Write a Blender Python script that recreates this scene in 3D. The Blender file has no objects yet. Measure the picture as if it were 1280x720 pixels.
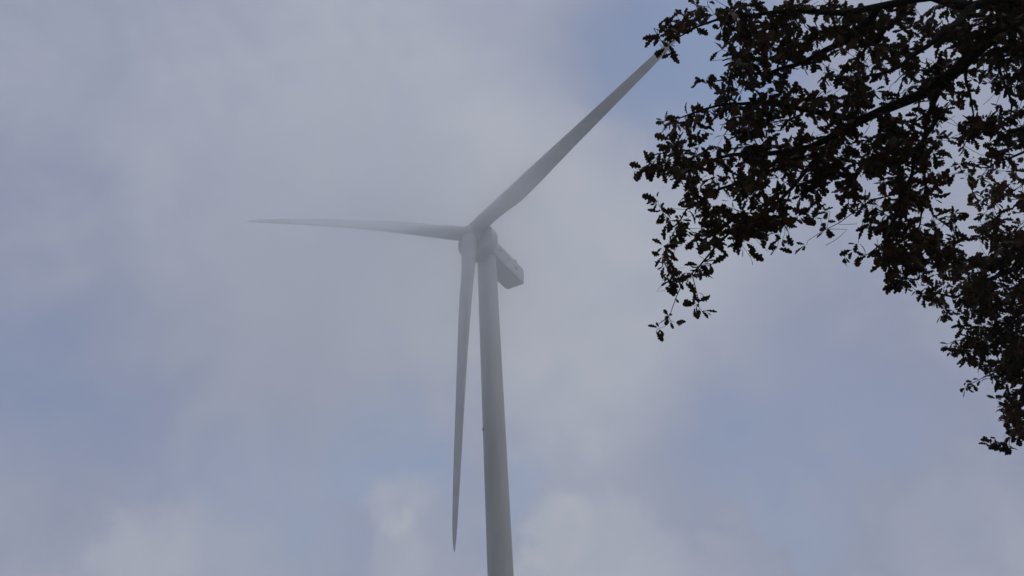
import bpy, math, random
from mathutils import Vector, Matrix, noise

random.seed(7)
S = bpy.context.scene
COL = S.collection
R = math.radians

# ------------------------------------------------------------------ camera
EYE = Vector((0, 0, 1.6))
F_PX, PITCH, ROLL = 1001.0, 0.543, -0.062          # focal length for a frame 1280 wide
FW = Vector((0, math.cos(PITCH), math.sin(PITCH)))
UP0 = Vector((0, -math.sin(PITCH), math.cos(PITCH)))
RT = Vector((1, 0, 0)) * math.cos(ROLL) + UP0 * math.sin(ROLL)
UP = Vector((-1, 0, 0)) * math.sin(ROLL) + UP0 * math.cos(ROLL)


def ray(px, py):
    """Direction in the world in which a spot of the photograph is seen."""
    return (FW + RT * ((px - 640) / F_PX) - UP * ((py - 360) / F_PX)).normalized()


def at(px, py, d):
    return EYE + ray(px, py) * d


def seen(p):
    v = Vector(p) - EYE
    z = v.dot(FW)
    if z < 0.05:
        return None
    return 640 + F_PX * v.dot(RT) / z, 360 - F_PX * v.dot(UP) / z


cam = bpy.data.cameras.new('camera')
cam.sensor_width = 36
cam.lens = 36 * F_PX / 1280
cam.clip_start, cam.clip_end = 0.05, 20000
co = bpy.data.objects.new('camera', cam)
COL.objects.link(co)
m = Matrix((RT, UP, -FW)).transposed().to_4x4()
m.translation = EYE
co.matrix_world = m
S.camera = co


# ------------------------------------------------------------------ helpers
def build(name, verts, faces, mat, parent=None, smooth=True, sharp=None):
    me = bpy.data.meshes.new(name)
    me.from_pydata([tuple(v) for v in verts], [], faces)
    me.update()
    if smooth:
        me.polygons.foreach_set('use_smooth', [True] * len(me.polygons))
        if sharp is not None:
            me.set_sharp_from_angle(angle=R(sharp))
    me.materials.append(mat)
    o = bpy.data.objects.new(name, me)
    COL.objects.link(o)
    if parent is not None:
        o.parent = parent
    return o


def tag(o, label=None, cat=None, group=None, kind=None):
    for k, v in (('label', label), ('category', cat), ('group', group), ('kind', kind)):
        if v:
            o[k] = v


def empty(name, loc):
    o = bpy.data.objects.new(name, None)
    o.location = loc
    o.empty_display_size = 0.5
    COL.objects.link(o)
    return o


def loft(rings, cap0=True, cap1=True):
    """Skin over a list of closed rings with equal vertex counts."""
    n = len(rings[0])
    vs = [p for r in rings for p in r]
    fs = []
    for i in range(len(rings) - 1):
        a, b = i * n, (i + 1) * n
        for j in range(n):
            k = (j + 1) % n
            fs.append((a + j, a + k, b + k, b + j))
    if cap0:
        fs.append(tuple(range(n - 1, -1, -1)))
    if cap1:
        fs.append(tuple((len(rings) - 1) * n + j for j in range(n)))
    return vs, fs


def lathe(profile, origin, axis, ex, n=64):
    """profile: (distance along the axis, radius)."""
    axis = axis.normalized()
    ex = ex.normalized()
    ey = axis.cross(ex)
    rings = []
    for t, r in profile:
        rings.append([origin + axis * t + (ex * math.cos(2 * math.pi * j / n) + ey * math.sin(2 * math.pi * j / n)) * r
                      for j in range(n)])
    return loft(rings)


# ------------------------------------------------------------------ materials
def new_mat(name):
    ma = bpy.data.materials.new(name)
    ma.use_nodes = True
    nt = ma.node_tree
    return ma, nt, nt.nodes['Principled BSDF']


def N(nt, kind, **kw):
    n = nt.nodes.new(kind)
    for k, v in kw.items():
        if k in n.inputs.keys():
            n.inputs[k].default_value = v
        else:
            setattr(n, k, v)
    return n


def ramp(nt, stops):
    n = nt.nodes.new('ShaderNodeValToRGB')
    e = n.color_ramp.elements
    while len(e) < len(stops):
        e.new(0.5)
    for i, (p, c) in enumerate(stops):
        e[i].position = p
        e[i].color = (*c, 1)
    return n


def paint(name, lo, hi, scale, rough, streak=1.0):
    """Weathered coating: a faint mottle and streaks drawn out along the object's z."""
    ma, nt, b = new_mat(name)
    tc = N(nt, 'ShaderNodeTexCoord')
    mp = N(nt, 'ShaderNodeMapping')
    mp.inputs['Scale'].default_value = (1, 1, streak)
    no = N(nt, 'ShaderNodeTexNoise', Scale=scale, Detail=6.0, Roughness=0.6)
    rp = ramp(nt, [(0.32, lo), (0.62, hi)])
    L = nt.links
    L.new(tc.outputs['Object'], mp.inputs['Vector'])
    L.new(mp.outputs['Vector'], no.inputs['Vector'])
    L.new(no.outputs['Fac'], rp.inputs['Fac'])
    L.new(rp.outputs['Color'], b.inputs['Base Color'])
    b.inputs['Roughness'].default_value = rough
    return ma


M_TOWER = paint('tower coating', (.42, .42, .395), (.51, .505, .48), .5, .5, .12)
M_BLADE = paint('blade gelcoat', (.46, .46, .45), (.55, .55, .54), .35, .42)
M_NAC = paint('nacelle shell', (.46, .465, .46), (.56, .56, .55), .6, .45)
M_DRUM = paint('generator casing', (.47, .475, .47), (.57, .57, .56), .8, .5)
M_VENT = paint('vent grey', (.06, .06, .065), (.10, .10, .10), 2, .6)
M_DARK = paint('dark seal', (.05, .05, .052), (.09, .09, .09), 2, .6)

# ------------------------------------------------------------------ ground
gm, nt, b = new_mat('meadow')
tc = N(nt, 'ShaderNodeTexCoord')
n1 = N(nt, 'ShaderNodeTexNoise', Scale=.05, Detail=8.0, Roughness=.65)
n2 = N(nt, 'ShaderNodeTexNoise', Scale=9.0, Detail=4.0)
mx = N(nt, 'ShaderNodeMix', data_type='FLOAT')
mx.inputs[0].default_value = .4
rp = ramp(nt, [(.3, (.035, .05, .016)), (.52, (.06, .075, .025)), (.72, (.10, .085, .04))])
nt.links.new(tc.outputs['Object'], n1.inputs['Vector'])
nt.links.new(tc.outputs['Object'], n2.inputs['Vector'])
nt.links.new(n1.outputs['Fac'], mx.inputs[2])
nt.links.new(n2.outputs['Fac'], mx.inputs[3])
nt.links.new(mx.outputs[0], rp.inputs['Fac'])
nt.links.new(rp.outputs['Color'], b.inputs['Base Color'])
bp = N(nt, 'ShaderNodeBump', Strength=.6, Distance=.05)
nt.links.new(n2.outputs['Fac'], bp.inputs['Height'])
nt.links.new(bp.outputs['Normal'], b.inputs['Normal'])
b.inputs['Roughness'].default_value = .9

gv, gf = [], []
rad = [0, 4, 8, 14, 22, 34, 50, 75, 110, 160, 230, 340, 520, 800, 1300, 2200, 3800, 6000]
NA = 72
gv.append((0, 0, 0))
for i, r in enumerate(rad[1:]):
    for j in range(NA):
        a = 2 * math.pi * j / NA
        x, y = r * math.cos(a), r * math.sin(a)
        z = 0.0 if r > 3000 else .12 * noise.noise(Vector((x * .11, y * .11, 0))) - .06
        gv.append((x, y, z))
for j in range(NA):
    gf.append((0, 1 + j, 1 + (j + 1) % NA))
for i in range(len(rad) - 2):
    a, c = 1 + i * NA, 1 + (i + 1) * NA
    for j in range(NA):
        k = (j + 1) % NA
        gf.append((a + j, c + j, c + k, a + k))
g = build('ground', gv, gf, gm)
tag(g, 'rough green and brown meadow under the turbine and the oak', 'ground', kind='structure')

# ------------------------------------------------------------------ wind turbine
P = dict(az=-.035, D=121.874, H=81.717, yaw=.506, tilt=.102, over=4.915, phi=.953)
BASE = Vector((P['D'] * math.sin(P['az']), P['D'] * math.cos(P['az']), 0))
HZ = P['H'] + 1.6
NH = Vector((-math.sin(P['yaw']), -math.cos(P['yaw']), 0))
AX = NH * math.cos(P['tilt']) + Vector((0, 0, math.sin(P['tilt'])))      # rotor axis, out of the nose
SIDE = Vector((0, 0, 1)).cross(NH).normalized()
UPR = AX.cross(SIDE)
root = empty('wind_turbine', BASE)
tag(root, 'tall pale grey three-bladed wind turbine with its hub fading into drifting mist', 'wind turbine')
HUB = Vector((0, 0, HZ)) + AX * P['over']                                # in the turbine's own frame

# tower: conical steel tube with welded sections and flanges
TT, TB = 3.43 / 2, 4.02 / 2
ztop = HZ - 2.0
prof = [(-.3, TB + .25), (.25, TB + .25), (.25, TB)]


def trad(z):
    return TB + (TT - TB) * z / ztop


for zf in (14, 28, 41, 53, 65, ztop - 2):
    for dz, dr in ((-.06, 0), (-.05, .012), (.05, .012), (.06, 0)):
        prof.append((zf + dz, trad(zf + dz) + dr))
prof += [(ztop - .5, TT), (ztop, TT)]
tw = build('tower', *lathe(prof, Vector((0, 0, 0)), Vector((0, 0, 1)), Vector((1, 0, 0)), 96), M_TOWER, root, sharp=40)


def box(name, c, ax, ay, az_, hx, hy, hz, mat, parent, bev=.05):
    vs = [c + ax * (sx * hx) + ay * (sy * hy) + az_ * (sz * hz) for sx in (-1, 1) for sy in (-1, 1) for sz in (-1, 1)]
    fs = [(0, 1, 3, 2), (4, 6, 7, 5), (0, 4, 5, 1), (2, 3, 7, 6), (0, 2, 6, 4), (1, 5, 7, 3)]
    o = build(name, vs, fs, mat, parent, smooth=False)
    if bev:
        md = o.modifiers.new('bevel', 'BEVEL')
        md.width, md.segments, md.limit_method = bev, 3, 'NONE'
    return o


# small dark lamp half way up, on the left of the tower as the photo shows it
los = BASE.normalized()
lf = Vector((-los.y, los.x, 0))
zl = 48.7
dl = (lf - los * .35).normalized()
box('marker_lamp', dl * (trad(zl) + .06) + Vector((0, 0, zl)), dl, Vector((0, 0, 1)).cross(dl), Vector((0, 0, 1)), .08, .12, .2, M_DARK, tw, .03)

# yaw ring under the nacelle
build('yaw_ring', *lathe([(-.35, TT + .01), (-.33, TT + .05), (.25, TT + .05), (.3, TT + .02)], Vector((0, 0, ztop)), Vector((0, 0, 1)),
                         Vector((1, 0, 0)), 64), M_NAC, root, sharp=40)

# nacelle: a long shell, flat underside, chamfered edges, closing towards the tail
HW, HB, HT = 2.02, 1.66, 1.77


def nac_ring(t, w, hb, ht, c):
    o = HUB - AX * t
    pts = []
    for sx, sz, order in ((1, -1, 0), (1, 1, 1), (-1, 1, 0), (-1, -1, 1)):
        hh = hb if sz < 0 else ht
        p1 = o + SIDE * (sx * (w - c)) + UPR * (sz * hh)
        p2 = o + SIDE * (sx * w) + UPR * (sz * (hh - c))
        pts += [p1, p2] if order == 0 else [p2, p1]
    return pts


rings = [nac_ring(2.9, 1.75, 1.5, 1.6, .5), nac_ring(3.5, HW, HB, HT, .3), nac_ring(6, HW, HB, HT, .2), nac_ring(14.75, HW, HB, HT, .2),
         nac_ring(15.4, HW - .16, HB - .16, HT - .3, .2)]
nv, nf = loft(rings)
nac = build('nacelle', nv, nf, M_NAC, root, sharp=15)
md = nac.modifiers.new('bevel', 'BEVEL')
md.width, md.segments, md.limit_method, md.angle_limit = .03, 1, 'ANGLE', R(25)
# louvres and seams along both flanks
for sx in (1, -1):
    for t, z, ht, wd in ((6.6, .45, .32, .38), (9.6, .3, .22, .28), (12.2, .1, .35, .5)):
        box('vent', HUB - AX * t + SIDE * (sx * (HW + .012)) + UPR * z, AX, SIDE, UPR, wd, .03, ht, M_VENT, nac, .01)
    for t in (5.2, 8.2, 11.0, 13.6):
        box('panel_seam', HUB - AX * t + SIDE * (sx * HW) + UPR * .05, AX, SIDE, UPR, .025, .018, 1.45, M_VENT, nac, 0)
    box('panel_seam', HUB - AX * 9.4 + SIDE * (sx * HW) - UPR * .95, AX, SIDE, UPR, 5.2, .016, .02, M_VENT, nac, 0)
box('hatch', HUB - AX * 10.8 - UPR * (HB + .008), AX, SIDE, UPR, 1.0, .8, .022, M_NAC, nac, .02)
box('cooler', HUB - AX * 12.9 + UPR * (HT + .5), AX, SIDE, UPR, .3, 1.6, .5, M_NAC, nac, .06)

# direct drive generator drum between hub and nacelle
dr = 3.7
build('generator', *lathe([(-3.55, 1.9), (-3.4, dr - .5), (-3.15, dr - .12), (-2.9, dr), (-2.0, dr), (-1.8, dr + .02), (-1.3, dr + .02), (-1.05, dr - .1), (-.9, dr - .5),
                           (-.8, 1.5)], HUB, AX, SIDE, 96), M_DRUM, root, sharp=40)

# hub with its nose
hub = build('hub', *lathe([(-1.25, 1.6), (-1.0, 1.75), (.7, 1.75), (1.2, 1.62), (1.6, 1.38), (1.95, 1.0), (2.15, .65), (2.27, .3), (2.3, .05)],
                          HUB, AX, SIDE, 64), M_NAC, root, sharp=50)

# blades
def interp(tab, t):
    for (a, va), (b_, vb) in zip(tab, tab[1:]):
        if t <= b_:
            k = (t - a) / (b_ - a)
            k = k * k * (3 - 2 * k) * .5 + k * .5
            return va + (vb - va) * k
    return tab[-1][1]


CH = [(0, 2.7), (.035, 2.7), (.10, 2.95), (.19, 3.6), (.27, 3.55), (.38, 3.15), (.5, 2.75), (.66, 2.3), (.8, 1.9), (.92, 1.4), (.97, .95), (.992, .45), (1, .12)]
TH = [(0, 1.0), (.04, .99), (.10, .78), (.19, .45), (.27, .34), (.38, .27), (.5, .22), (.7, .18), (1, .15)]      # thickness / chord
RO = [(0, 1), (.04, 1), (.19, 0), (1, 0)]                                                                        # roundness of the root
BE = [(0, 26), (.2, 25), (.4, 24), (.7, 24), (1, 24)]                                                          # pitch + twist
LEO = [(0, .5), (.04, .5), (.19, .34), (1, .30)]                                                                 # pitch axis behind the leading edge


def airfoil(c, th, rnd, leo, n=28):
    out = []
    for j in range(n):
        a = 2 * math.pi * j / n
        xc = .5 - .5 * math.cos(a)                        # 0 nose, 1 tail
        s = 1 if math.sin(a) >= 0 else -1
        y = 5 * (.2969 * math.sqrt(xc) - .126 * xc - .3516 * xc ** 2 + .2843 * xc ** 3 - .1036 * xc ** 4) * th
        y = y * s + .04 * (1 - rnd) * math.sin(math.pi * xc)
        yr = .5 * math.sin(a) * th
        out.append(((xc - leo) * c, (y * (1 - rnd) + yr * rnd) * c))
    return out


def blade(phi, L, b_tip, bow, sweep):
    rdir = UPR * math.cos(phi) + SIDE * math.sin(phi)
    tang = (UPR * math.sin(phi) - SIDE * math.cos(phi))        # the way the blade travels
    rs = []
    ts = [0, .01, .02, .035, .05, .07, .1, .13, .16, .19, .22, .25, .29, .34, .4, .46, .52, .58, .64, .7, .76, .82, .87, .91, .94, .96, .975, .985, .993, .998, 1]
    r0 = 1.0
    for t in ts:
        r = r0 + (L - r0) * t
        q = r / L
        c = interp(CH, t)
        be = R(interp(BE, t))
        o = HUB + rdir * r + AX * (.6 * (1 - q) + b_tip * (.35 * q + .65 * q * q) + bow * 4 * q * (1 - q)) + tang * (sweep * 4 * q * (1 - q))
        le = tang * math.cos(be) + AX * math.sin(be)           # towards the leading edge
        nn = rdir.cross(le)
        if nn.dot(AX) > 0:
            nn = -nn
        rs.append([o - le * x + nn * y for x, y in airfoil(c, interp(TH, t), interp(RO, t), interp(LEO, t))])
    o = build('blade', *loft(rs), M_BLADE, root, sharp=60)
    # bolted collar where the blade meets the hub
    ring = build('root_collar', *lathe([(-.16, 1.33), (-.14, 1.41), (-.03, 1.41), (0, 1.33)], HUB + AX * .6 + rdir * (r0 + .55), rdir, AX, 48), M_DRUM, o, sharp=40)
    # lightning receptor at the tip
    return o


PH = P['phi']
blade(PH - .003, 52.843, -1.727, -.2, .1)
blade(PH - 2 * math.pi / 3 - .046, 57.85, 7.783, 2.2, 0)
blade(PH - 4 * math.pi / 3 + .049, 58.172, 4.951, .9, 0)

# ------------------------------------------------------------------ oak
bm_, nt, b = new_mat('oak bark')
tc = N(nt, 'ShaderNodeTexCoord')
n1 = N(nt, 'ShaderNodeTexNoise', Scale=22.0, Detail=6.0, Roughness=.7)
rp = ramp(nt, [(.3, (.008, .007, .006)), (.7, (.03, .025, .02))])
nt.links.new(tc.outputs['Object'], n1.inputs['Vector'])
nt.links.new(n1.outputs['Fac'], rp.inputs['Fac'])
nt.links.new(rp.outputs['Color'], b.inputs['Base Color'])
bp = N(nt, 'ShaderNodeBump', Strength=.8, Distance=.02)
nt.links.new(n1.outputs['Fac'], bp.inputs['Height'])
nt.links.new(bp.outputs['Normal'], b.inputs['Normal'])
b.inputs['Roughness'].default_value = .95
b.inputs['Specular IOR Level'].default_value = .08
M_BARK = bm_

lm, nt, b = new_mat('autumn oak leaves')
tc = N(nt, 'ShaderNodeTexCoord')
n1 = N(nt, 'ShaderNodeTexNoise', Scale=2.6, Detail=3.0)
n2 = N(nt, 'ShaderNodeTexNoise', Scale=30.0, Detail=2.0)
mx = N(nt, 'ShaderNodeMix', data_type='FLOAT')
mx.inputs[0].default_value = .35
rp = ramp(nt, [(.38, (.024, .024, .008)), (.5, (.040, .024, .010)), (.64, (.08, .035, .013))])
nt.links.new(tc.outputs['Object'], n1.inputs['Vector'])
nt.links.new(tc.outputs['Object'], n2.inputs['Vector'])
nt.links.new(n1.outputs['Fac'], mx.inputs[2])
nt.links.new(n2.outputs['Fac'], mx.inputs[3])
nt.links.new(mx.outputs[0], rp.inputs['Fac'])
nt.links.new(rp.outputs['Color'], b.inputs['Base Color'])
b.inputs['Roughness'].default_value = .6
b.inputs['Specular IOR Level'].default_value = .1
tl = N(nt, 'ShaderNodeBsdfTranslucent')
nt.links.new(rp.outputs['Color'], tl.inputs['Color'])
ms = N(nt, 'ShaderNodeMixShader')
ms.inputs[0].default_value = .22
nt.links.new(b.outputs['BSDF'], ms.inputs[1])
nt.links.new(tl.outputs['BSDF'], ms.inputs[2])
nt.links.new(ms.outputs[0], nt.nodes['Material Output'].inputs['Surface'])
M_LEAF = lm

TREE = Vector((7.0, 4.3, 0))
tree = empty('oak_tree', TREE)
tag(tree, 'dark overhanging oak with sparse brown autumn leaves, reaching in from the upper right corner', 'tree')

# skeleton: nodes with parents; radii follow from what each node carries
node_p, node_par, node_tip, node_min = [], [], [], []


def add_node(p, par, rmin=0.0):
    node_p.append(Vector(p))
    node_par.append(par)
    node_tip.append(0)
    node_min.append(rmin)
    return len(node_p) - 1


def path(pts, par, step=.16, jit=.018, r0=None, r1=None, grow=None):
    """A wandering line of nodes through points; returns the indices."""
    ids = []
    prev = node_p[par]
    tot = sum((Vector(b2) - Vector(a2)).length for a2, b2 in zip([prev] + pts[:-1], pts)) or 1
    run = 0
    for q in pts:
        q = Vector(q)
        d = (q - prev).length
        n = max(1, int(d / step))
        for i in range(1, n + 1):
            f = i / n
            pp = prev.lerp(q, f)
            if i < n:
                pp += Vector((random.gauss(0, jit), random.gauss(0, jit), random.gauss(0, jit)))
            t = (run + d * f) / tot
            rm = 0 if r0 is None else r0 + (r1 - r0) * t
            par = add_node(pp, par, rm)
            ids.append(par)
        run += d
        prev = q
    return ids


t0 = add_node(TREE + Vector((0, 0, -.15)), -1, .46)
trunk = path([TREE + Vector((.02, -.02, .5)), TREE + Vector((-.03, .05, 2.0)), TREE + Vector((-.06, .1, 3.6))], t0, .3, .01, .40, .31)
fork = trunk[-1]
leader = path([TREE + Vector((.2, .3, 5.5)), TREE + Vector((.1, .6, 7.5)), TREE + Vector((.4, .7, 9.5)), TREE + Vector((.3, .9, 11.5))], fork, .3, .03, .27, .05)
N_TRUNK = len(node_p)
# limbs: (name of path) drawn through the places where the photo shows them
W = lambda l: [at(*q) for q in l]
l1 = path([TREE + Vector((-1.0, .1, 4.6))] + W([(1290, 18, 7.0), (1241, 43, 6.9), (1210, 74, 6.8), (1175, 102, 6.7), (1155, 117, 6.6), (1120, 131, 6.5), (1077, 150, 6.4),
          (1030, 176, 6.3), (991, 188, 6.2), (940, 192, 6.1), (890, 200, 6.0), (850, 212, 5.9)]), fork, .12, .008, .13, .005)
l2 = path([TREE + Vector((-.7, -.5, 5.2))] + W([(1330, -20, 7.0), (1270, 0, 6.8), (1215, 8, 6.6), (1165, -4, 6.5), (1100, 8, 6.3), (1053, 16, 6.2), (980, 14, 6.1), (909, 20, 6.0), (872, 33, 5.9), (842, 50, 5.8)]),
          trunk[-3], .12, .008, .11, .004)
l3 = path([TREE + Vector((.2, 1.6, 4.1))] + W([(1400, 230, 9.6), (1330, 290, 9.5), (1280, 330, 9.5), (1235, 350, 9.4), (1195, 372, 9.3), (1165, 365, 9.3)]), fork, .14, .012, .12, .008)


def near(ids, px, py):
    best = None
    for i in ids:
        s_ = seen(node_p[i])
        if s_ and -200 < s_[0] < 1700:
            d = (s_[0] - px) ** 2 + (s_[1] - py) ** 2
            if best is None or d < best[0]:
                best = (d, i)
    return best[1]


def sub(src, pts, r0=.02, r1=.004, step=.1, jit=.01):
    a = near(src, pts[0][0], pts[0][1])
    return path(W(pts[1:]), a, step, jit, r0, r1)


s1 = sub(l1, [(1172, 104), (1166, 130, 6.5), (1169, 152, 6.4), (1154, 175, 6.3), (1140, 219, 6.2), (1124, 262, 6.2), (1108, 300, 6.2), (1085, 318, 6.2)], .022, .004)
s2 = sub(l1, [(1168, 110), (1157, 156, 6.7), (1152, 190, 6.8), (1157, 234, 6.9), (1150, 280, 6.9), (1140, 340, 6.9)], .016, .003)
s3 = sub(l1, [(1206, 80), (1207, 98, 6.7), (1214, 125, 6.7), (1218, 150, 6.6), (1208, 170, 6.6)], .014, .003)
s4 = sub(l1, [(1077, 150), (1020, 140, 6.2), (960, 128, 6.1), (905, 130, 6.0), (870, 140, 5.9), (828, 152, 5.85)], .025, .003)
s5 = sub(l1, [(1060, 160), (1010, 210, 6.2), (975, 250, 6.1), (952, 270, 6.05), (917, 286, 6.0), (893, 310, 5.95), (874, 333, 5.9), (854, 352, 5.9), (845, 372, 5.9), (838, 392, 5.9)], .018, .002)
s5b = sub(s5, [(880, 326), (866, 346, 5.85), (871, 366, 5.85), (874, 378, 5.85)], .005, .002)
s6 = sub(l1, [(1000, 186), (950, 215, 6.0), (900, 236, 5.9), (858, 262, 5.85), (835, 290, 5.8)], .02, .003)
s7 = sub(l2, [(1100, 8), (1060, 50, 6.4), (1010, 75, 6.4), (960, 92, 6.3), (915, 95, 6.2), (882, 104, 6.1)], .03, .003)
s8 = sub(l2, [(1215, 8), (1180, 40, 6.2), (1140, 70, 6.1), (1100, 92, 6.0), (1060, 108, 5.9)], .03, .004)
s9 = sub(s1, [(1130, 240), (1090, 250, 6.1), (1050, 278, 6.0), (1030, 288, 6.0)], .007, .002)
s10 = sub(l3, [(1330, 290), (1300, 380, 9.4), (1285, 440, 9.3), (1275, 500, 9.3), (1262, 550, 9.2)], .03, .003)
s11 = sub(l3, [(1400, 230), (1340, 180, 9.3), (1280, 190, 9.2), (1235, 210, 9.1), (1200, 205, 9.0)], .03, .003)
s12 = sub(s10, [(1300, 380), (1260, 405, 9.2), (1225, 415, 9.1), (1190, 428, 9.1)], .014, .003)
s13 = sub(s10, [(1286, 430), (1255, 460, 9.2), (1225, 474, 9.1), (1206, 484, 9.1)], .01, .002)
s14 = sub(l1, [(1241, 43), (1250, 90, 7.2), (1265, 130, 7.4), (1262, 165, 7.5), (1235, 180, 7.5)], .016, .003)

# where leaves hang: how much of each 40 px square of the photo they cover (0-9)
GRID = ["0558777776899", "0319897776889", "0038545866557", "0358997675466", "1647787895658", "2688889995468", "0688854686479", "0677611397689",
        "0431000188899", "0210000005799", "0100000000699", "0000000000279", "0000000000028", "0000000000027"]
EDGE = [  # (x, y) outline of open sky on the left and below, tested by eye against the photo
    (838, -10), (842, 18), (828, 38), (830, 66), (846, 70), (862, 42), (895, 46), (893, 80), (878, 100), (884, 112), (895, 132), (858, 146), (826, 146), (816, 154),
    (846, 172), (826, 186), (800, 200), (798, 216), (824, 224), (818, 242), (824, 262), (840, 276), (826, 300), (824, 330), (828, 352), (852, 352), (884, 340), (924, 340), (956, 316), (984, 306),
    (1004, 296), (1014, 268), (1034, 254), (1058, 268), (1066, 306), (1080, 318), (1108, 352), (1147, 364), (1176, 382), (1184, 402), (1182, 432), (1212, 452), (1240, 470), (1254, 500),
    (1256, 530), (1270, 548), (1280, 545), (1420, 560), (1420, -10)]
HOLES = [((1000, 99), 20, 14), ((1036, 77), 14, 9), ((1120, 108), 12, 10), ((1157, 8), 11, 10), ((1182, 27), 9, 10), ((1180, 66), 10, 8), ((1210, 100), 20, 8), ((1228, 132), 14, 12),
         ((1003, 163), 11, 9), ((1068, 170), 9, 6), ((1194, 243), 15, 18), ((1172, 286), 6, 8), ((1192, 160), 12, 10), ((1010, 240), 8, 8), ((1190, 205), 10, 6), ((1148, 52), 8, 6)]


def inside(poly, x, y):
    r_ = False
    for (x1, y1), (x2, y2) in zip(poly, poly[1:] + poly[:1]):
        if (y1 > y) != (y2 > y) and x < (x2 - x1) * (y - y1) / (y2 - y1) + x1:
            r_ = not r_
    return r_


def hole(x, y):
    return any(((x - cx) / (rx * 1.3)) ** 2 + ((y - cy) / (ry * 1.3)) ** 2 < 1 for (cx, cy), rx, ry in HOLES)


def depth_at(x, y):
    """The lower right spray hangs from a limb some metres farther off."""
    if y > 205 and x > 1175 - max(0, (y - 330)) * .2 and (x > 1215 or y > 330):
        return 9.25 + random.gauss(0, .35)
    d = 5.95 + .0022 * (x - 850)
    return d + random.gauss(0, .28)


spots = []
for j, row in enumerate(GRID):
    for i, ch in enumerate(row):
        c = min(.93, int(ch) / 9.6)
        if c <= 0:
            continue
        x0, y0 = 780 + 40 * i, 40 * j
        far = (x0 >= 1220 and y0 >= 240) or (x0 >= 1180 and y0 >= 320)
        area = 15 if far else 30
        n = -math.log(1 - c) * 1600 / area
        n_cl = n / 10
        k = int(n_cl) + (random.random() < n_cl % 1)
        for _ in range(k):
            for _try in range(10):
                x, y = x0 + random.random() * 40, y0 + random.random() * 40
                lump = max(.12, .55 + 1.1 * noise.noise(Vector((x / 34, y / 34, 3.7))))
                if inside(EDGE, x, y) and not hole(x, y) and random.random() < max(.06, lump):
                    spots.append((at(x, y, depth_at(x, y)), 1.0, 11))
                    break
# sprigs that stand alone against the sky
for x, y, d, n in ((822, 44, 5.8, 2), (834, 60, 5.8, 4), (842, 66, 5.8, 3), (850, 30, 5.8, 6), (856, 16, 5.9, 6), (884, 100, 6.05, 4), (872, 102, 6.05, 2), (828, 150, 5.85, 5), (846, 158, 5.85, 5),
                   (820, 196, 5.85, 9), (812, 206, 5.85, 9), (832, 204, 5.85, 9), (822, 210, 5.9, 9), (796, 212, 5.85, 2), (838, 192, 5.85, 3), (822, 250, 5.85, 6), (830, 268, 5.85, 5), (858, 340, 5.9, 5), (846, 352, 5.9, 4), (880, 330, 5.9, 6), (838, 344, 5.9, 5), (868, 384, 5.85, 5),
                   (877, 388, 5.85, 5), (872, 380, 5.85, 4), (836, 396, 5.9, 4), (825, 410, 5.9, 5), (843, 403, 5.9, 2), (820, 414, 5.9, 2), (1034, 284, 6.0, 2), (1008, 306, 6.1, 3), (1056, 322, 6.2, 6), (1066, 312, 6.2, 4),
                   (1182, 432, 9.1, 9), (1190, 440, 9.1, 6), (1208, 484, 9.1, 8), (1216, 478, 9.1, 5), (1238, 556, 9.2, 6), (1252, 556, 9.2, 9), (1262, 558, 9.2, 9), (1244, 548, 9.2, 5), (1272, 545, 9.2, 9),
                   (1246, 500, 9.2, 6), (1256, 510, 9.2, 6), (1178, 394, 9.2, 6), (1180, 386, 9.2, 5), (1200, 205, 9.0, 6), (1208, 206, 9.0, 6), (1220, 200, 9.1, 5), (1192, 200, 9.0, 4), (1225, 104, 7.0, 3), (1214, 155, 6.6, 4), (1244, 180, 7.4, 5)):
    spots.append((at(x, y, d), .55, int(n * 1.7)))
# the rest of the crown, above and to the right of what the photo shows
cen = TREE + Vector((0, .4, 7.6))
k = 0
while k < 420:
    v = Vector((random.uniform(-1, 1), random.uniform(-1, 1), random.uniform(-1, 1)))
    if .25 < v.length < 1:
        p = cen + Vector((v.x * 4.6, v.y * 4.6, v.z * 3.6))
        s_ = seen(p)
        if s_ and -40 < s_[0] < 1330 and -60 < s_[1] < 780:
            continue
        if p.z < 4.2 or (p - EYE).length < 3.2:
            continue
        spots.append((p, 1.1, 9))
        k += 1

# each spot is joined to the nearest wood by a twig of its own
spots.sort(key=lambda s: min((s[0] - q).length_squared for q in node_p))
from mathutils.kdtree import KDTree


def kd():
    t = KDTree(len(node_p))
    for i in range(N_TRUNK - 8, len(node_p)):
        t.insert(node_p[i], i)
    t.balance()
    return t


tree_kd = kd()
ends = []
for q, (p, sp, n) in enumerate(spots):
    if q % 12 == 0:
        tree_kd = kd()
    _, i, d = tree_kd.find(p)
    a = node_p[i]
    # leave the parent along its own direction, then bend over to the leaves
    dirp = (a - node_p[node_par[i]]).normalized() if node_par[i] >= 0 else Vector((0, 0, 1))
    mid = a.lerp(p, .5) + dirp * (d * .22) + Vector((random.gauss(0, .05), random.gauss(0, .05), random.gauss(0, .04) + .03)) * d
    ids = path([mid, p], i, .07, .006)
    ends.append((ids[-1], sp, n))

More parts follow.
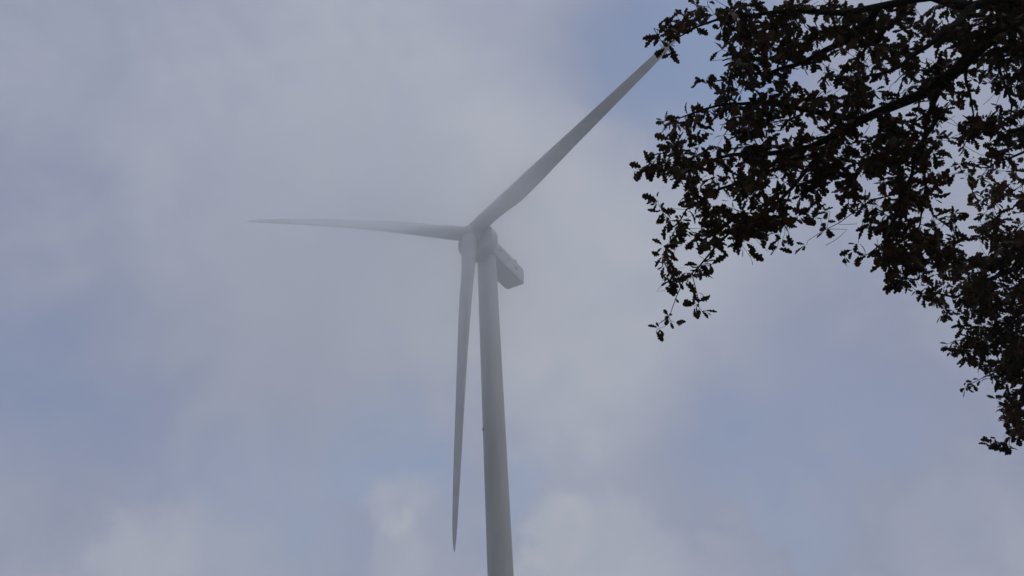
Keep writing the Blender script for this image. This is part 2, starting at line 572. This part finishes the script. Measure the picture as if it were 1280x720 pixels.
# bare shoots that have lost their leaves
for q in range(330):
    i, sp, _n = random.choice(ends)
    if sp < .6:
        continue
    for _ in range(random.randint(2, 7)):
        i = node_par[i] if node_par[i] >= N_TRUNK else i
    dv = Vector((random.gauss(0, 1), random.gauss(0, 1), random.gauss(-.2, 1))).normalized() * random.uniform(.10, .26)
    a = node_p[i]
    sd_ = Vector((random.gauss(0, .05), random.gauss(0, .05), random.gauss(0, .05)))
    path([a + dv * .5 + sd_, a + dv], i, .05, .006)
nn_ = len(node_p)
rad2 = [0.0] * nn_
EXP = 2.3
for i in range(nn_ - 1, -1, -1):
    if rad2[i] == 0:
        rad2[i] = .0016 ** EXP
    if node_par[i] >= 0:
        rad2[node_par[i]] += rad2[i]
rr = [max(min(rad2[i] ** (1 / EXP), 1.25 * node_min[i] if node_min[i] else .02), node_min[i]) for i in range(nn_)]
kids = [[] for _ in range(nn_)]
for i, p in enumerate(node_par):
    if p >= 0:
        kids[p].append(i)


def tube(ids, sides):
    """One tapering tube along a chain of nodes."""
    pts = [node_p[i] for i in ids]
    rings = []
    ref = Vector((.31, .77, .55))
    for j, i in enumerate(ids):
        d = (pts[min(j + 1, len(pts) - 1)] - pts[max(j - 1, 0)])
        d = d.normalized() if d.length > 1e-6 else Vector((0, 0, 1))
        ex = (ref - d * ref.dot(d)).normalized()
        ey = d.cross(ex)
        ref = ex
        r = rr[i]
        if j == 0 and len(ids) > 1:
            r = min(r, rr[ids[1]] * 1.25)
        w = [1 + .09 * noise.noise(pts[j] * 4 + ex * math.cos(2 * math.pi * s / sides) * 2 + ey * math.sin(2 * math.pi * s / sides) * 2) if r > .02 else 1 for s in range(sides)]
        rings.append([pts[j] + (ex * math.cos(2 * math.pi * s / sides) + ey * math.sin(2 * math.pi * s / sides)) * (r * w[s]) for s in range(sides)])
    return loft(rings)


limb_sets = [('trunk', [t0] + trunk + leader), ('limb', [fork] + l1), ('limb', [trunk[-3]] + l2), ('limb', [fork] + l3)]
done = set()
for nm, ids in limb_sets:
    vs, fs = tube(ids, 16)
    build(nm, [v - TREE for v in vs], fs, M_BARK, tree)
    done.update(ids[1:])
done.add(t0)
tv, tf = [], []


def emit(ids):
    big = max(rr[i] for i in ids[1:])
    vs, fs = tube(ids, 8 if big > .012 else 5)
    o_ = len(tv)
    tv.extend(v - TREE for v in vs)
    tf.extend(tuple(o_ + k_ for k_ in f_) for f_ in fs)


def chain_from(par, first):
    ids = [par, first]
    while True:
        ks = [c for c in kids[ids[-1]] if c not in done]
        if not ks:
            break
        nx = max(ks, key=lambda c: rr[c])
        ids.append(nx)
    return ids


for i in range(nn_):
    if i in done:
        continue
    ids = chain_from(node_par[i], i)
    done.update(ids[1:])
    emit(ids)
build('twigs', tv, tf, M_BARK, tree)

# leaves: lobed, cupped, on short stalks, in loose whorls at the twig ends
LOBES = [(0, .012), (.10, .03), (.20, .10), (.27, .14), (.34, .08), (.43, .19), (.50, .22), (.57, .12), (.66, .235), (.74, .22), (.80, .12), (.89, .15), (.96, .085), (1.0, .0)]
lv, lf_ = [], []


def leaf(o, d, nrm, size, curl, fold):
    d = d.normalized()
    sd = d.cross(nrm)
    if sd.length < 1e-4:
        sd = d.orthogonal()
    sd.normalize()
    nr = sd.cross(d)
    b0 = len(lv)
    wob = random.uniform(.95, 1.3)
    mids, ls, rs = [], [], []
    for t, w in LOBES:
        dx = t * size
        z = -curl * t * t * size
        c = o + d * dx + nr * z
        wl, wr = w * size * wob * random.uniform(.85, 1.15), w * size * wob * random.uniform(.85, 1.15)
        up = fold
        mids.append(len(lv)); lv.append(c - TREE)
        ls.append(len(lv)); lv.append(c + sd * wl + nr * (wl * up) - TREE)
        rs.append(len(lv)); lv.append(c - sd * wr + nr * (wr * up) - TREE)
    for q in range(len(LOBES) - 1):
        lf_.append((mids[q], mids[q + 1], ls[q + 1], ls[q]))
        lf_.append((mids[q], rs[q], rs[q + 1], mids[q + 1]))


def rv():
    while True:
        v = Vector((random.uniform(-1, 1), random.uniform(-1, 1), random.uniform(-1, 1)))
        if .05 < v.length < 1:
            return v.normalized()


for idx, sp, n in ends:
    ids = [idx]
    while node_par[ids[-1]] >= 0 and len(ids) < 6:
        ids.append(node_par[ids[-1]])
    tipd = (node_p[ids[0]] - node_p[ids[min(2, len(ids) - 1)]]).normalized()
    cnt = max(2, int(round(random.gauss(n, 1.6 if n > 5 else .4))))
    for q in range(cnt):
        back = 0 if random.random() < .5 else random.randint(0, min(4, len(ids) - 1))
        o = node_p[ids[back]] + rv() * (.012 * sp)
        d = tipd * random.uniform(-.1, .8) + rv() * 1.0 + Vector((0, 0, -.35))
        nrm = Vector((0, 0, 1)) * .55 + rv()
        st = random.uniform(.005, .018)
        leaf(o + d.normalized() * st, d, nrm, random.uniform(.045, .112) * (.85 if sp < .6 else 1) * (1.0 if random.random() < .85 else 1.15), random.uniform(-.1, .5), random.uniform(-.1, .45))
build('crown', lv, lf_, M_LEAF, tree)
print('nodes', nn_, 'leaves', len(lf_) // (2 * (len(LOBES) - 1)), 'spots', len(spots))

# ------------------------------------------------------------------ drifting mist round the hub
mm = bpy.data.materials.new('drifting mist')
mm.use_nodes = True
nt = mm.node_tree
nt.nodes.remove(nt.nodes['Principled BSDF'])
pv = N(nt, 'ShaderNodeVolumePrincipled')
pv.inputs['Color'].default_value = (.997, .997, .998, 1)
pv.inputs['Anisotropy'].default_value = .86
tc = N(nt, 'ShaderNodeTexCoord')
ln = N(nt, 'ShaderNodeVectorMath', operation='LENGTH')
no = N(nt, 'ShaderNodeTexNoise', Scale=3.0, Detail=5.0, Roughness=.58, Distortion=.5)
ro = N(nt, 'ShaderNodeMapRange')           # 1 at the heart, 0 at the skin
for k_, v_ in (('From Min', .05), ('From Max', .97), ('To Min', 1.0), ('To Max', 0.0)):
    ro.inputs[k_].default_value = v_
ro.interpolation_type = 'SMOOTHSTEP'
nr_ = N(nt, 'ShaderNodeMapRange')
for k_, v_ in (('From Min', .36), ('From Max', .66), ('To Min', .35), ('To Max', 1.55)):
    nr_.inputs[k_].default_value = v_
m1 = N(nt, 'ShaderNodeMath', operation='MULTIPLY')
m2 = N(nt, 'ShaderNodeMath', operation='MULTIPLY')
m2.inputs[1].default_value = .050
L = nt.links
L.new(tc.outputs['Object'], ln.inputs[0])
L.new(tc.outputs['Object'], no.inputs['Vector'])
L.new(ln.outputs['Value'], ro.inputs['Value'])
L.new(no.outputs['Fac'], nr_.inputs['Value'])
L.new(ro.outputs[0], m1.inputs[0])
L.new(nr_.outputs[0], m1.inputs[1])
L.new(m1.outputs[0], m2.inputs[0])
L.new(m2.outputs[0], pv.inputs['Density'])
L.new(pv.outputs[0], nt.nodes['Material Output'].inputs['Volume'])
import bmesh
bm = bmesh.new()
bmesh.ops.create_icosphere(bm, subdivisions=4, radius=1.0)
me = bpy.data.meshes.new('mist')
bm.to_mesh(me)
bm.free()
me.materials.append(mm)
mist = bpy.data.objects.new('mist', me)
COL.objects.link(mist)
mist.location = BASE + HUB + Vector((-19, -12, -9))
mist.scale = (54, 36, 45)
tag(mist, 'bank of drifting mist wrapped round the turbine hub and the blade roots', 'mist', kind='stuff')

# ------------------------------------------------------------------ thin haze over everything
hm = bpy.data.materials.new('thin haze')
hm.use_nodes = True
nt = hm.node_tree
nt.nodes.remove(nt.nodes['Principled BSDF'])
pv = N(nt, 'ShaderNodeVolumePrincipled')
pv.inputs['Color'].default_value = (.95, .965, .985, 1)
pv.inputs['Density'].default_value = .0008
pv.inputs['Anisotropy'].default_value = .5
nt.links.new(pv.outputs[0], nt.nodes['Material Output'].inputs['Volume'])
hx, hy0, hy1, hz0, hz1 = 160, -60, 260, -1.3, 150
hv = [(x, y, z) for x in (-hx, hx) for y in (hy0, hy1) for z in (hz0, hz1)]
hf = [(0, 1, 3, 2), (4, 6, 7, 5), (0, 4, 5, 1), (2, 3, 7, 6), (0, 2, 6, 4), (1, 5, 7, 3)]
HAZE = True
if HAZE:
    h = build('haze', hv, hf, hm, smooth=False)
    tag(h, 'thin autumn haze in the air over the meadow', 'haze', kind='stuff')

# ------------------------------------------------------------------ sky and sun
SUN_EL, SUN_AZ = R(56), R(104)          # azimuth clockwise from the way the camera looks (+y)
w = bpy.data.worlds.new('World')
S.world = w
w.use_nodes = True
nt = w.node_tree
L = nt.links
bg = nt.nodes['Background']
sky = N(nt, 'ShaderNodeTexSky', sky_type='NISHITA', sun_disc=False)
sky.sun_elevation, sky.sun_rotation = SUN_EL, SUN_AZ
sky.air_density, sky.dust_density = 1.0, 1.2
L.new(sky.outputs[0], bg.inputs['Color'])
bg.inputs['Strength'].default_value = .135
tc = N(nt, 'ShaderNodeTexCoord')
big = N(nt, 'ShaderNodeTexNoise', Scale=3.2, Detail=7.0, Roughness=.52, Distortion=.35)
L.new(tc.outputs['Generated'], big.inputs['Vector'])
fine = N(nt, 'ShaderNodeTexNoise', Scale=9.0, Detail=8.0, Roughness=.62, Distortion=.4)
L.new(tc.outputs['Generated'], fine.inputs['Vector'])
# soft domain warp so the cloud banks have ragged rims
wv = N(nt, 'ShaderNodeVectorMath', operation='MULTIPLY_ADD')
wv.inputs[1].default_value = (.16, .16, .16)
L.new(fine.outputs['Color'], wv.inputs[0])
L.new(tc.outputs['Generated'], wv.inputs[2])
shift = N(nt, 'ShaderNodeVectorMath', operation='SUBTRACT')
shift.inputs[1].default_value = (.08, .08, .08)
L.new(wv.outputs[0], shift.inputs[0])
wn = N(nt, 'ShaderNodeVectorMath', operation='NORMALIZE')
L.new(shift.outputs[0], wn.inputs[0])


def bank(px, py, r_in, r_out, k):
    """A cloud bank (k > 0) or a gap (k < 0) in one direction of the sky; radii in photo px."""
    d = N(nt, 'ShaderNodeVectorMath', operation='DOT_PRODUCT')
    d.inputs[1].default_value = ray(px, py)
    L.new(wn.outputs[0], d.inputs[0])
    mr = N(nt, 'ShaderNodeMapRange')
    mr.interpolation_type = 'SMOOTHERSTEP'
    mr.inputs['From Min'].default_value = math.cos(math.atan(r_out / F_PX))
    mr.inputs['From Max'].default_value = math.cos(math.atan(r_in / F_PX))
    mr.inputs['To Min'].default_value = 0
    mr.inputs['To Max'].default_value = k
    L.new(d.outputs['Value'], mr.inputs['Value'])
    return mr.outputs[0]


def add(a, b_):
    n = N(nt, 'ShaderNodeMath', operation='ADD')
    L.new(a, n.inputs[0])
    if isinstance(b_, (int, float)):
        n.inputs[1].default_value = b_
    else:
        L.new(b_, n.inputs[1])
    return n.outputs[0]


def mul(a, k_):
    n = N(nt, 'ShaderNodeMath', operation='MULTIPLY')
    L.new(a, n.inputs[0])
    n.inputs[1].default_value = k_
    return n.outputs[0]


# cover: how much cloud hides the blue
cov = add(add(mul(big.outputs['Fac'], .7), mul(fine.outputs['Fac'], .35)), .50)
for a in ((480, 565, 5, 100, -.42), (862, 80, 15, 170, -.75), (30, 450, 20, 230, -.22), (645, 600, 5, 70, -.25), (1000, 575, 20, 200, -.22), (640, 90, 10, 90, -.15), (290, 640, 10, 160, -.15),
          (748, 745, 90, 140, .4), (490, 634, 25, 58, .35), (510, 694, 30, 60, .3), (330, 130, 100, 420, .2), (740, 330, 40, 260, .3), (930, 705, 30, 70, .3), (1200, 700, 40, 120, .3), (195, 695, 15, 70, .25), (700, 660, 20, 60, .3)):
    cov = add(cov, bank(*a))
cl = N(nt, 'ShaderNodeClamp')
L.new(cov, cl.inputs['Value'])
# brightness of the cloud itself
br = add(add(mul(fine.outputs['Fac'], .36), mul(big.outputs['Fac'], .30)), .045)
for a in ((748, 745, 85, 135, .13), (700, 665, 20, 60, .08), (740, 330, 40, 300, .17), (490, 634, 22, 58, .13), (510, 694, 30, 60, .09), (330, 110, 60, 420, .07), (195, 695, 15, 70, .12), (930, 705, 30, 70, .09), (1200, 700, 40, 120, .10),
          (30, 450, 30, 280, -.16), (1040, 560, 40, 280, -.14), (862, 80, 30, 220, -.15), (20, 20, 30, 280, -.08), (520, 260, 40, 300, .10), (30, 30, 20, 200, -.02)):
    br = add(br, bank(*a))
cr = ramp(nt, [(.1, (.22, .25, .385)), (.45, (.36, .388, .48)), (.75, (.50, .515, .555))])
L.new(br, cr.inputs['Fac'])
bgc = N(nt, 'ShaderNodeBackground')
L.new(cr.outputs[0], bgc.inputs['Color'])
# cloud overhead is thinner and brighter than cloud seen aslant
sp_ = N(nt, 'ShaderNodeSeparateXYZ')
L.new(tc.outputs['Generated'], sp_.inputs[0])
zm = N(nt, 'ShaderNodeMapRange')
zm.interpolation_type = 'SMOOTHSTEP'
for k_, v_ in (('From Min', .74), ('From Max', .97), ('To Min', 1.0), ('To Max', 1.4)):
    zm.inputs[k_].default_value = v_
L.new(sp_.outputs['Z'], zm.inputs['Value'])
L.new(zm.outputs[0], bgc.inputs['Strength'])
mixs = N(nt, 'ShaderNodeMixShader')
L.new(cl.outputs[0], mixs.inputs[0])
L.new(bg.outputs[0], mixs.inputs[1])
L.new(bgc.outputs[0], mixs.inputs[2])
L.new(mixs.outputs[0], nt.nodes['World Output'].inputs['Surface'])

sd = bpy.data.lights.new('sun', 'SUN')
sd.energy = .5
sd.angle = R(14)
sd.color = (1, .95, .88)
so = bpy.data.objects.new('sun', sd)
COL.objects.link(so)
sdir = Vector((math.sin(SUN_AZ) * math.cos(SUN_EL), math.cos(SUN_AZ) * math.cos(SUN_EL), math.sin(SUN_EL)))
so.rotation_euler = sdir.to_track_quat('Z', 'Y').to_euler()
so.location = sdir * 60

# ------------------------------------------------------------------ rendering
S.render.engine = 'CYCLES'
S.view_settings.view_transform = 'Standard'
S.view_settings.look = 'None'
S.view_settings.gamma = 1
S.view_settings.exposure = 0
S.cycles.use_denoising = True
S.cycles.volume_bounces = 8
S.cycles.max_bounces = 16
